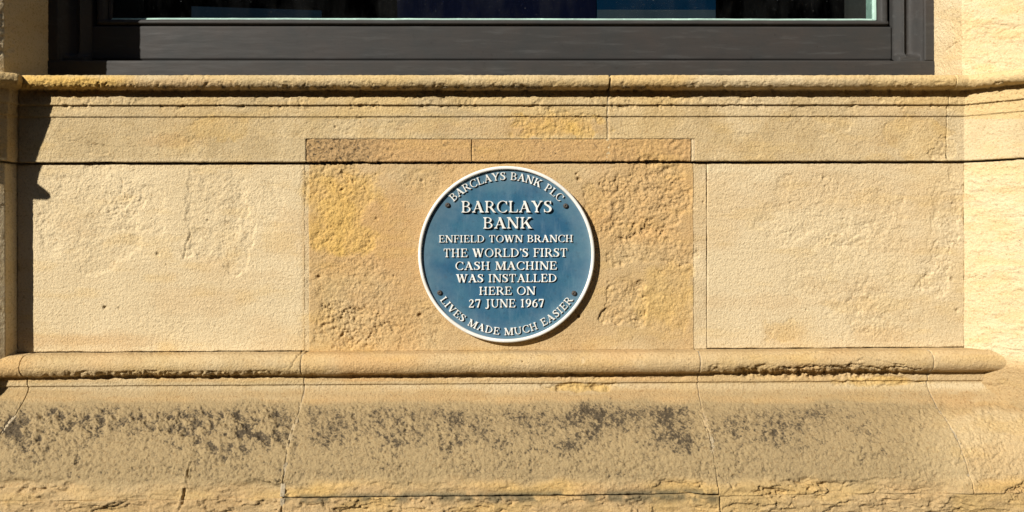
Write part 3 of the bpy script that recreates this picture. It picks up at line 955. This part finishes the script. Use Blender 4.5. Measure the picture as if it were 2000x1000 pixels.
class Glyph:
    def __init__(self, w):
        self.w = w
        m_ = .25
        self.x0, self.y0 = -m_, -.4
        nx, ny = int((w + 2 * m_) * GR), int(1.8 * GR)
        self.X, self.Y = np.meshgrid(self.x0 + np.arange(nx) / GR, self.y0 + np.arange(ny) / GR, indexing='ij')
        self.B = np.zeros(self.X.shape, bool)

    def poly(self, *pts):
        inside = np.zeros(self.B.shape, bool)
        n = len(pts)
        for k in range(n):
            (xa, ya), (xb, yb) = pts[k], pts[(k + 1) % n]
            if ya == yb:
                continue
            c = ((ya > self.Y) != (yb > self.Y)) & (self.X < (xb - xa) * (self.Y - ya) / (yb - ya) + xa)
            inside ^= c
        self.B |= inside
        return self

    def bar(self, x0, y0, x1, y1):
        return self.poly((x0, y0), (x1, y0), (x1, y1), (x0, y1))

    def diag(self, xb, xt, w, y0=0, y1=1):
        return self.poly((xb - w / 2, y0), (xb + w / 2, y0), (xt + w / 2, y1), (xt - w / 2, y1))

    def serif(self, x, w, y, up, s=.085):
        """bracketed slab foot (up=1) or head (up=-1) on a stem from x to x+w"""
        t = .045 * up
        self.poly((x - s, y), (x + w + s, y), (x + w + s, y + t), (x + w, y + 2.6 * t), (x, y + 2.6 * t), (x - s, y + t))
        return self

    def stem(self, x, w=.102, top=True, bot=True, y0=0, y1=1, s=.085):
        self.bar(x, y0, x + w, y1)
        if bot:
            self.serif(x, w, y0, 1, s)
        if top:
            self.serif(x, w, y1, -1, s)
        return self

    def ring(self, cx, cy, rx, ry, tx, ty, clip=None, dx=0):
        m_ = (((self.X - cx) / rx) ** 2 + ((self.Y - cy) / ry) ** 2 < 1) & ~((((self.X - cx - dx) / (rx - tx)) ** 2 + ((self.Y - cy) / (ry - ty)) ** 2) < 1)
        if clip is not None:
            m_ &= clip(self.X, self.Y)
        self.B |= m_
        return self

    def stroke(self, pts, rad, n=70):
        """Catmull-Rom centre line with a radius at each point"""
        P = np.array([pts[0]] + list(pts) + [pts[-1]], float)
        Rr = np.array([rad[0]] + list(rad) + [rad[-1]], float)
        for k in range(1, len(P) - 2):
            for t in np.linspace(0, 1, max(4, n // len(pts))):
                a, b, c_, d = P[k - 1], P[k], P[k + 1], P[k + 2]
                q = .5 * (2 * b + (c_ - a) * t + (2 * a - 5 * b + 4 * c_ - d) * t * t + (3 * b - a - 3 * c_ + d) * t ** 3)
                r = Rr[k] * (1 - t) + Rr[k + 1] * t
                self.B |= (self.X - q[0]) ** 2 + (self.Y - q[1]) ** 2 < r * r
        return self

    def loops(self):
        f = self.B.astype(np.float32)
        for _ in range(2):
            for ax in (0, 1):
                f = (np.roll(f, 1, ax) + 2 * f + np.roll(f, -1, ax)) / 4
        nx, ny = f.shape
        segs = {}
        lv = .5
        ins = f > lv
        cell = ins[:-1, :-1].astype(int) + 2 * ins[1:, :-1] + 4 * ins[1:, 1:] + 8 * ins[:-1, 1:]

        def edge(i, j, e):
            if e == 0:
                return ('h', i, j)
            if e == 1:
                return ('v', i + 1, j)
            if e == 2:
                return ('h', i, j + 1)
            return ('v', i, j)
        tab = {1: [(3, 0)], 2: [(0, 1)], 3: [(3, 1)], 4: [(1, 2)], 5: [(3, 0), (1, 2)], 6: [(0, 2)], 7: [(3, 2)], 8: [(2, 3)], 9: [(2, 0)], 10: [(0, 1), (2, 3)], 11: [(2, 1)],
               12: [(1, 3)], 13: [(1, 0)], 14: [(0, 3)]}
        nxt = {}
        for i, j in zip(*np.nonzero((cell > 0) & (cell < 15))):
            for a, b in tab[cell[i, j]]:
                nxt[edge(i, j, a)] = edge(i, j, b)

        def pos(e):
            k, i, j = e
            if k == 'h':
                t = (lv - f[i, j]) / (f[i + 1, j] - f[i, j])
                return (self.x0 + (i + t) / GR, self.y0 + j / GR)
            t = (lv - f[i, j]) / (f[i, j + 1] - f[i, j])
            return (self.x0 + i / GR, self.y0 + (j + t) / GR)
        out = []
        while nxt:
            e = next(iter(nxt))
            loop = []
            while e in nxt:
                loop.append(pos(e))
                e = nxt.pop(e)
            if len(loop) > 8:
                keep = [loop[0]]
                for k in range(1, len(loop) - 1):
                    a, b, c_ = keep[-1], loop[k], loop[k + 1]
                    cr = abs((b[0] - a[0]) * (c_[1] - a[1]) - (b[1] - a[1]) * (c_[0] - a[0]))
                    if cr > .00012 or math.dist(a, b) > .12:
                        keep.append(b)
                out.append(keep)
        return out


T, H = .1, .045


def glyph(ch):
    G = Glyph
    if ch == 'I':
        return G(.34).stem(.1)
    if ch == 'H':
        return G(.8).stem(.1).stem(.555).bar(.2, .47, .6, .47 + H)
    if ch == 'L':
        return G(.64).stem(.1).bar(.1, 0, .58, .05).poly((.44, 0), (.6, 0), (.64, .27), (.6, .27), (.54, .05))
    if ch in 'EF':
        g = G(.64 if ch == 'E' else .6).stem(.1)
        g.bar(.1, .95, .55, 1).poly((.42, 1), (.57, 1), (.58, .74), (.545, .74), (.5, .95))
        g.bar(.2, .49, .42, .49 + H).poly((.38, .5), (.43, .38), (.45, .38), (.45, .65), (.43, .65), (.38, .54))
        if ch == 'E':
            g.bar(.1, 0, .57, .05).poly((.43, 0), (.59, 0), (.63, .28), (.595, .28), (.52, .05))
        return g
    if ch == 'T':
        g = G(.68).stem(.2675, top=False).bar(.04, .95, .64, 1)
        return g.poly((.04, 1), (.2, 1), (.12, .95), (.07, .72), (.035, .72)).poly((.64, 1), (.48, 1), (.56, .95), (.61, .72), (.645, .72))
    if ch == 'D':
        return G(.8).stem(.1, s=.08).ring(.24, .5, .5, .5, T, .05, lambda x, y: x > .2).bar(.1, .95, .26, 1).bar(.1, 0, .26, .05)
    if ch == 'B':
        g = G(.68).stem(.1, s=.08).bar(.1, .95, .32, 1).bar(.1, 0, .34, .05).bar(.2, .5, .34, .55)
        return g.ring(.3, .75, .275, .25, T, .05, lambda x, y: x > .28).ring(.32, .2725, .31, .2725, T, .05, lambda x, y: x > .3)
    if ch in 'PR':
        g = G(.62 if ch == 'P' else .74).stem(.1, s=.08).bar(.1, .95, .32, 1).bar(.2, .45, .34, .5).ring(.3, .725, .29, .275, T, .05, lambda x, y: x > .28)
        if ch == 'R':
            g.poly((.29, .48), (.44, .5), (.7, .06), (.78, .04), (.78, 0), (.58, 0))
        return g
    if ch == 'A':
        g = G(.78).diag(.11, .4, .06).diag(.64, .365, .165).bar(.2, .31, .56, .36)
        return g.serif(.08, .06, 0, 1, .09).serif(.56, .16, 0, 1, .07)
    if ch == 'V':
        return G(.76).diag(.4, .135, .165).diag(.385, .65, .06).serif(.055, .16, 1, -1, .07).serif(.62, .06, 1, -1, .08)
    if ch == 'W':
        g = G(1.06).diag(.33, .12, .16).diag(.32, .53, .06).diag(.72, .5, .16).diag(.73, .94, .06)
        return g.serif(.04, .16, 1, -1, .06).serif(.43, .13, 1, -1, .06).serif(.91, .06, 1, -1, .08)
    if ch == 'M':
        g = G(.96).stem(.1, .06).stem(.73, .145, s=.08)
        return g.diag(.47, .15, .165).diag(.46, .77, .06).serif(.06, .1, 1, -1, .05)
    if ch == 'N':
        return G(.82).stem(.1, .06).stem(.66, .06, bot=False).diag(.66, .13, .165).serif(.04, .12, 1, -1, .04)
    if ch == 'K':
        g = G(.8).stem(.1).diag(.22, .62, .065, .36, 1).serif(.585, .06, 1, -1, .09)
        return g.poly((.31, .52), (.44, .64), (.72, .06), (.8, .045), (.8, 0), (.5, 0), (.5, .045), (.55, .06))
    if ch == 'Y':
        g = G(.76).stem(.31, top=False, y1=.46).poly((.05, 1), (.22, 1), (.455, .44), (.31, .42)).poly((.36, .42), (.44, .42), (.68, 1), (.62, 1))
        return g.serif(.05, .17, 1, -1, .05).serif(.62, .06, 1, -1, .08)
    if ch in 'OC':
        if ch == 'O':
            return G(.84).ring(.42, .5, .39, .515, T, .05)
        g = G(.74).ring(.42, .5, .39, .515, T, .05, lambda x, y: (x < .5) | (np.abs(y - .5) > .5 * (.42 + (x - .5) * .7)) & (x < .7))
        return g.poly((.66, .98), (.7, .98), (.71, .68), (.675, .68), (.6, .86)).stroke([(.5, .02), (.6, .06), (.69, .17)], [.035, .035, .02])
    if ch == 'U':
        return G(.8).stem(.1, bot=False, y0=.3).stem(.62, .06, bot=False, y0=.3).ring(.39, .32, .29, .335, T, .06, lambda x, y: y < .32, dx=.035)
    if ch == 'J':
        return G(.46).stem(.19, bot=False, y0=.1).stroke([(.262, .3), (.255, .08), (.2, -.08), (.09, -.13), (.05, -.07)], [.072, .07, .05, .04, .055])
    if ch == 'S':
        g = G(.58).stroke([(.47, .84), (.37, .95), (.23, .96), (.12, .86), (.13, .70), (.28, .57), (.42, .43), (.47, .27), (.4, .1), (.25, .03), (.1, .1), (.06, .22)],
                          [.028, .028, .035, .062, .072, .078, .078, .074, .05, .03, .028, .025], 120)
        return g.poly((.46, 1), (.5, 1), (.505, .72), (.47, .72), (.42, .88)).poly((.035, 0), (.07, 0), (.13, .1), (.065, .3), (.03, .3))
    if ch == "'":
        return G(.16).stroke([(.08, .93), (.095, .86), (.05, .74)], [.07, .055, .015])
    if ch == '1':
        return G(.46).stem(.17, top=False).poly((.05, .86), (.06, .9), (.3, 1), (.315, 1), (.315, .9), (.17, .86))
    if ch == '2':
        g = G(.56).stroke([(.08, .76), (.14, .9), (.26, .955), (.39, .87), (.4, .7), (.3, .48), (.17, .26), (.06, .08)], [.04, .035, .042, .065, .07, .05, .035, .03], 110)
        return g.bar(.03, 0, .47, .12).poly((.42, 0), (.47, 0), (.53, .27), (.5, .27), (.44, .12))
    if ch == '7':
        return G(.54).bar(.05, .88, .5, 1).poly((.04, 1), (.08, 1), (.12, .88), (.07, .7), (.03, .7)).poly((.44, .92), (.51, .92), (.32, 0), (.17, 0))
    if ch == '6':
        return G(.56).ring(.285, .31, .25, .325, .12, .05).stroke([(.1, .34), (.12, .56), (.24, .8), (.44, .98)], [.062, .065, .055, .02])
    if ch == '9':
        return G(.56).ring(.275, .69, .25, .325, .12, .05).stroke([(.46, .66), (.44, .44), (.32, .2), (.12, .02)], [.062, .065, .055, .02])
    raise ValueError(ch)


_cache = {}


def glyph_mesh(ch, relief):
    """verts (x, y, z) and faces of one letter with cap height 1 and its relief in cap heights"""
    key = (ch, round(relief, 4))
    if key not in _cache:
        g = glyph(ch)
        cu = bpy.data.curves.new('outline', 'CURVE')
        cu.dimensions = '2D'
        cu.fill_mode = 'BOTH'
        cu.extrude = relief / 2
        cu.bevel_depth = .014
        cu.bevel_resolution = 1
        cu.offset = -.014
        for lp in g.loops():
            sp = cu.splines.new('POLY')
            sp.points.add(len(lp) - 1)
            for q, pt in zip(sp.points, lp):
                q.co = (pt[0], pt[1], 0, 1)
            sp.use_cyclic_u = True
        ob = bpy.data.objects.new('outline', cu)
        COL.objects.link(ob)
        dg = bpy.context.evaluated_depsgraph_get()
        me = bpy.data.meshes.new_from_object(ob.evaluated_get(dg))
        v = np.empty(len(me.vertices) * 3, np.float32)
        me.vertices.foreach_get('co', v)
        fs = [tuple(p.vertices) for p in me.polygons]
        bpy.data.objects.remove(ob)
        bpy.data.curves.remove(cu)
        bpy.data.meshes.remove(me)
        _cache[key] = (g.w, v.reshape(-1, 3), fs)
    return _cache[key]


M_WHITE = paint_material('white_enamel', (.80, .78, .72), (.62, .60, .54), .45, False, .0003)

# blue enamel with chalky weathering and faint run marks
bmat, n_, nodes, links, bs = newmat('blue_enamel')
tc = nodes.new('ShaderNodeTexCoord').outputs['Object']
mp = nodes.new('ShaderNodeMapping')
mp.inputs['Scale'].default_value = (3.2, 1, .8)
links.new(tc, mp.inputs[0])
c = mixrgb(nodes, links, ramp(nodes, links, noise(nodes, links, tc, 9, 5), .35, .68), (.017, .082, .155), (.036, .125, .185))
c = mixrgb(nodes, links, ramp(nodes, links, noise(nodes, links, mp.outputs[0], 16, 6, .65), .52, .78, 0, .55), c, (.105, .19, .25))
c = mixrgb(nodes, links, ramp(nodes, links, noise(nodes, links, tc, 70, 4, .7), .56, .72, 0, .6), c, (.018, .055, .095))
dist = nodes.new('ShaderNodeVectorMath')
dist.operation = 'DISTANCE'
links.new(tc, dist.inputs[0])
dist.inputs[1].default_value = (-.0138, -.012, -.0656 + EYE)
wob = nodes.new('ShaderNodeMath')
wob.operation = 'MULTIPLY_ADD'
links.new(noise(nodes, links, tc, 22, 5, .65), wob.inputs[0])
wob.inputs[1].default_value = .12
links.new(dist.outputs['Value'], wob.inputs[2])
# chalky bloom creeping in from the rim
c = mixrgb(nodes, links, ramp(nodes, links, wob.outputs[0], .225, .31, 0, .65), c, (.13, .20, .24))
# a dark run below the middle of the lettering
sx = nodes.new('ShaderNodeSeparateXYZ')
links.new(tc, sx.inputs[0])
run = nodes.new('ShaderNodeMath')
run.operation = 'MULTIPLY'
links.new(ramp(nodes, links, sx.outputs[0], -.030, -.0146, 0, 1), run.inputs[0])
links.new(ramp(nodes, links, sx.outputs[0], -.0146, .001, 1, 0), run.inputs[1])
run2 = nodes.new('ShaderNodeMath')
run2.operation = 'MULTIPLY'
links.new(run.outputs[0], run2.inputs[0])
links.new(ramp(nodes, links, sx.outputs[2], EYE - .19, EYE - .13, 0, 1), run2.inputs[1])
run3 = nodes.new('ShaderNodeMath')
run3.operation = 'MULTIPLY'
links.new(run2.outputs[0], run3.inputs[0])
links.new(ramp(nodes, links, noise(nodes, links, mp.outputs[0], 30, 5, .7), .4, .65, 0, 1), run3.inputs[1])
run4 = nodes.new('ShaderNodeMath')
run4.operation = 'MULTIPLY'
links.new(run3.outputs[0], run4.inputs[0])
links.new(ramp(nodes, links, sx.outputs[2], EYE - .13, EYE - .10, 1, 0), run4.inputs[1])
c = mixrgb(nodes, links, run4.outputs[0], c, (.035, .045, .05))
links.new(c, bs.inputs['Base Color'])
links.new(ramp(nodes, links, noise(nodes, links, tc, 25, 5), .3, .7, .35, .6), bs.inputs['Roughness'])
bp = nodes.new('ShaderNodeBump')
bp.inputs['Strength'].default_value = .4
bp.inputs['Distance'].default_value = .0005
links.new(noise(nodes, links, tc, 60, 4), bp.inputs['Height'])
links.new(bp.outputs[0], bs.inputs['Normal'])

# ================================================================= the plaque
PF = 8.5           # face of the blue field above the wall
pcx, pcv = at(989.5, 496.8, 13)
k13 = (DIST - 13) / DIST
plaque = empty('plaque', W(pcx, 0, pcv), 'round blue commemorative plaque with white rim and raised white lettering fixed to the wall', 'plaque')


def lathe(name, prof, mat, seg=160):
    """prof (r, p) revolved about the plaque's axis"""
    V, F = [], []
    n = len(prof)
    for s_ in range(seg):
        a = 2 * math.pi * s_ / seg
        for r, p in prof:
            V.append((pcx + r * math.cos(a), p, pcv + r * math.sin(a)))
    for s_ in range(seg):
        t = (s_ + 1) % seg
        for j in range(n - 1):
            F.append((s_ * n + j, t * n + j, t * n + j + 1, s_ * n + j + 1))
    o = mesh_object(name, V, F, mat, None, True)
    bm_ = o.data
    bm_.validate()
    return sub(o, plaque)


R0, R1 = 172.6 * k13, 165.8 * k13
fld = [(.01, PF), (60, PF), (120, PF), (R1 - 3, PF), (R1 - 1, PF + .4), (R1 + .2, PF + .6), (R1 + .4, PF - 2), (R1 + .4, PF - 8), (.01, PF - 8)]
lathe('field', fld, bmat)
rim = [(R1 - .2, 1.5), (R1, PF), (R1 + .5, PF + 4.6), (R1 + 1.6, PF + 5.5), (R0 - 2.2, PF + 5.5), (R0 - .6, PF + 4.6), (R0, PF + 3), (R0, 1.0), (R0 - 1.5, .6), (R1 - .2, 1.5)]
lathe('rim', rim, M_WHITE)


def put_text(name, items, relief):
    """items: (char, cap height, function (gx, gy) -> (x, y) in plaque units right/up)"""
    V, F = [], []
    for ch, cap, fn in items:
        w, vs, fs = glyph_mesh(ch, relief / cap)
        off = len(V)
        for gx, gy, gz in vs:
            a, b = fn(gx, gy)
            V.append((pcx + a, PF + relief / 2 + gz * cap - .3, pcv - b))
        F += [tuple(i + off for i in f) for f in fs]
    o = mesh_object(name, V, F, M_WHITE, None)
    return sub(o, plaque)


def advance(s):
    return [(.34 if ch == ' ' else glyph_mesh(ch, .1)[0]) for ch in s]


def line(s, xa, xb, yt, yb, relief):
    k = k13
    xa, xb, yb_, cap = (xa - 989.5) * k, (xb - 989.5) * k, -(yb - 496.8) * k, (yb - yt) * k
    adv = advance(s)
    tot = sum(adv) * cap
    gap = .07 * cap
    sq = (xb - xa - gap * (len(s) - 1)) / tot
    xx = xa
    items = []
    for ch, w in zip(s, adv):
        if ch != ' ':
            items.append((ch, cap, (lambda gx, gy, x0=xx: (x0 + gx * cap * sq, yb_ + gy * cap))))
        xx += w * cap * sq + gap
    put_text('inscription', items, relief)


def arc(s, r_in, r_out, a0, a1, relief, bottom=False):
    """letters round the rim, from angle a0 to a1 measured from straight up (or down)"""
    r_in, r_out = r_in * k13, r_out * k13
    cap = r_out - r_in
    rb = r_out if bottom else r_in
    rm = (r_in + r_out) / 2
    adv = advance(s)
    tot = sum(adv) * cap
    L = (a1 - a0) * rm
    gap = .09 * cap
    sq = (L - gap * (len(s) - 1)) / tot
    pos = 0
    items = []
    for ch, w in zip(s, adv):
        if ch != ' ':
            mid = a0 + (pos + w * cap * sq / 2) / rm

            def fn(gx, gy, mid=mid, w=w):
                lx = (gx - w / 2) * cap * sq
                if bottom:
                    ux, uy = math.sin(mid), -math.cos(mid)
                    rr = rb - gy * cap
                    return ux * rr + math.cos(mid) * lx, uy * rr + math.sin(mid) * lx
                ux, uy = math.sin(mid), math.cos(mid)
                rr = rb + gy * cap
                return ux * rr + math.cos(mid) * lx, uy * rr - math.sin(mid) * lx
            items.append((ch, cap, fn))
        pos += w * cap * sq + gap
    put_text('inscription', items, relief)


BIG, SML = 4.8, 3.1
line('BARCLAYS', 901, 1079, 392.4, 415.0, BIG)
line('BANK', 943.5, 1040, 424.2, 446.4, BIG)
line('ENFIELD TOWN BRANCH', 857, 1120, 459.2, 473.2, SML)
line("THE WORLD'S FIRST", 866, 1109, 485.4, 502.0, SML)
line('CASH MACHINE', 889, 1088, 511.0, 527.0, SML)
line('WAS INSTALLED', 891, 1088, 535.6, 551.4, SML)
line('HERE ON', 935.5, 1046, 560.2, 576.0, SML)
line('27 JUNE 1967', 915, 1062.5, 584.6, 600.6, SML)
arc('BARCLAYS BANK PLC', 145.5, 160.5, math.radians(-45), math.radians(45.5), SML)
arc('LIVES MADE MUCH EASIER', 144.0, 158.0, math.radians(-56), math.radians(55.5), SML, bottom=True)

# fixing screws
smat = paint_material('screw_metal', (.045, .043, .042), (.07, .06, .05), .4, False, .0003)
proto = None
for sx_, sy_ in ((874, 400.5), (1105, 402), (858.5, 572), (1121.5, 573)):
    ux, uv = at(sx_, sy_, 12)
    if proto is None:
        V, F = [], []
        prof = [(5.0, PF - 1), (5.0, PF + 1.4), (4.4, PF + 2.6), (3.0, PF + 3.6), (1.4, PF + 4.0), (1.2, PF + 3.0), (.01, PF + 3.0)]
        seg = 24
        for s_ in range(seg):
            a = 2 * math.pi * s_ / seg
            V += [(r * math.cos(a), p, r * math.sin(a)) for r, p in prof]
        n = len(prof)
        for s_ in range(seg):
            t = (s_ + 1) % seg
            F += [(s_ * n + j, s_ * n + j + 1, t * n + j + 1, t * n + j) for j in range(n - 1)]
        me = bpy.data.meshes.new('screw')
        me.from_pydata([(a * S, -b * S, -c_ * S) for a, b, c_ in V], [], F)
        me.polygons.foreach_set('use_smooth', np.ones(len(F), bool))
        me.materials.append(smat)
        proto = bpy.data.objects.new('screw', me)
        o = proto
    else:
        o = proto.copy()
    COL.objects.link(o)
    o.parent = plaque
    o.location = ((ux - pcx) * S, 0, -(uv - pcv) * S)
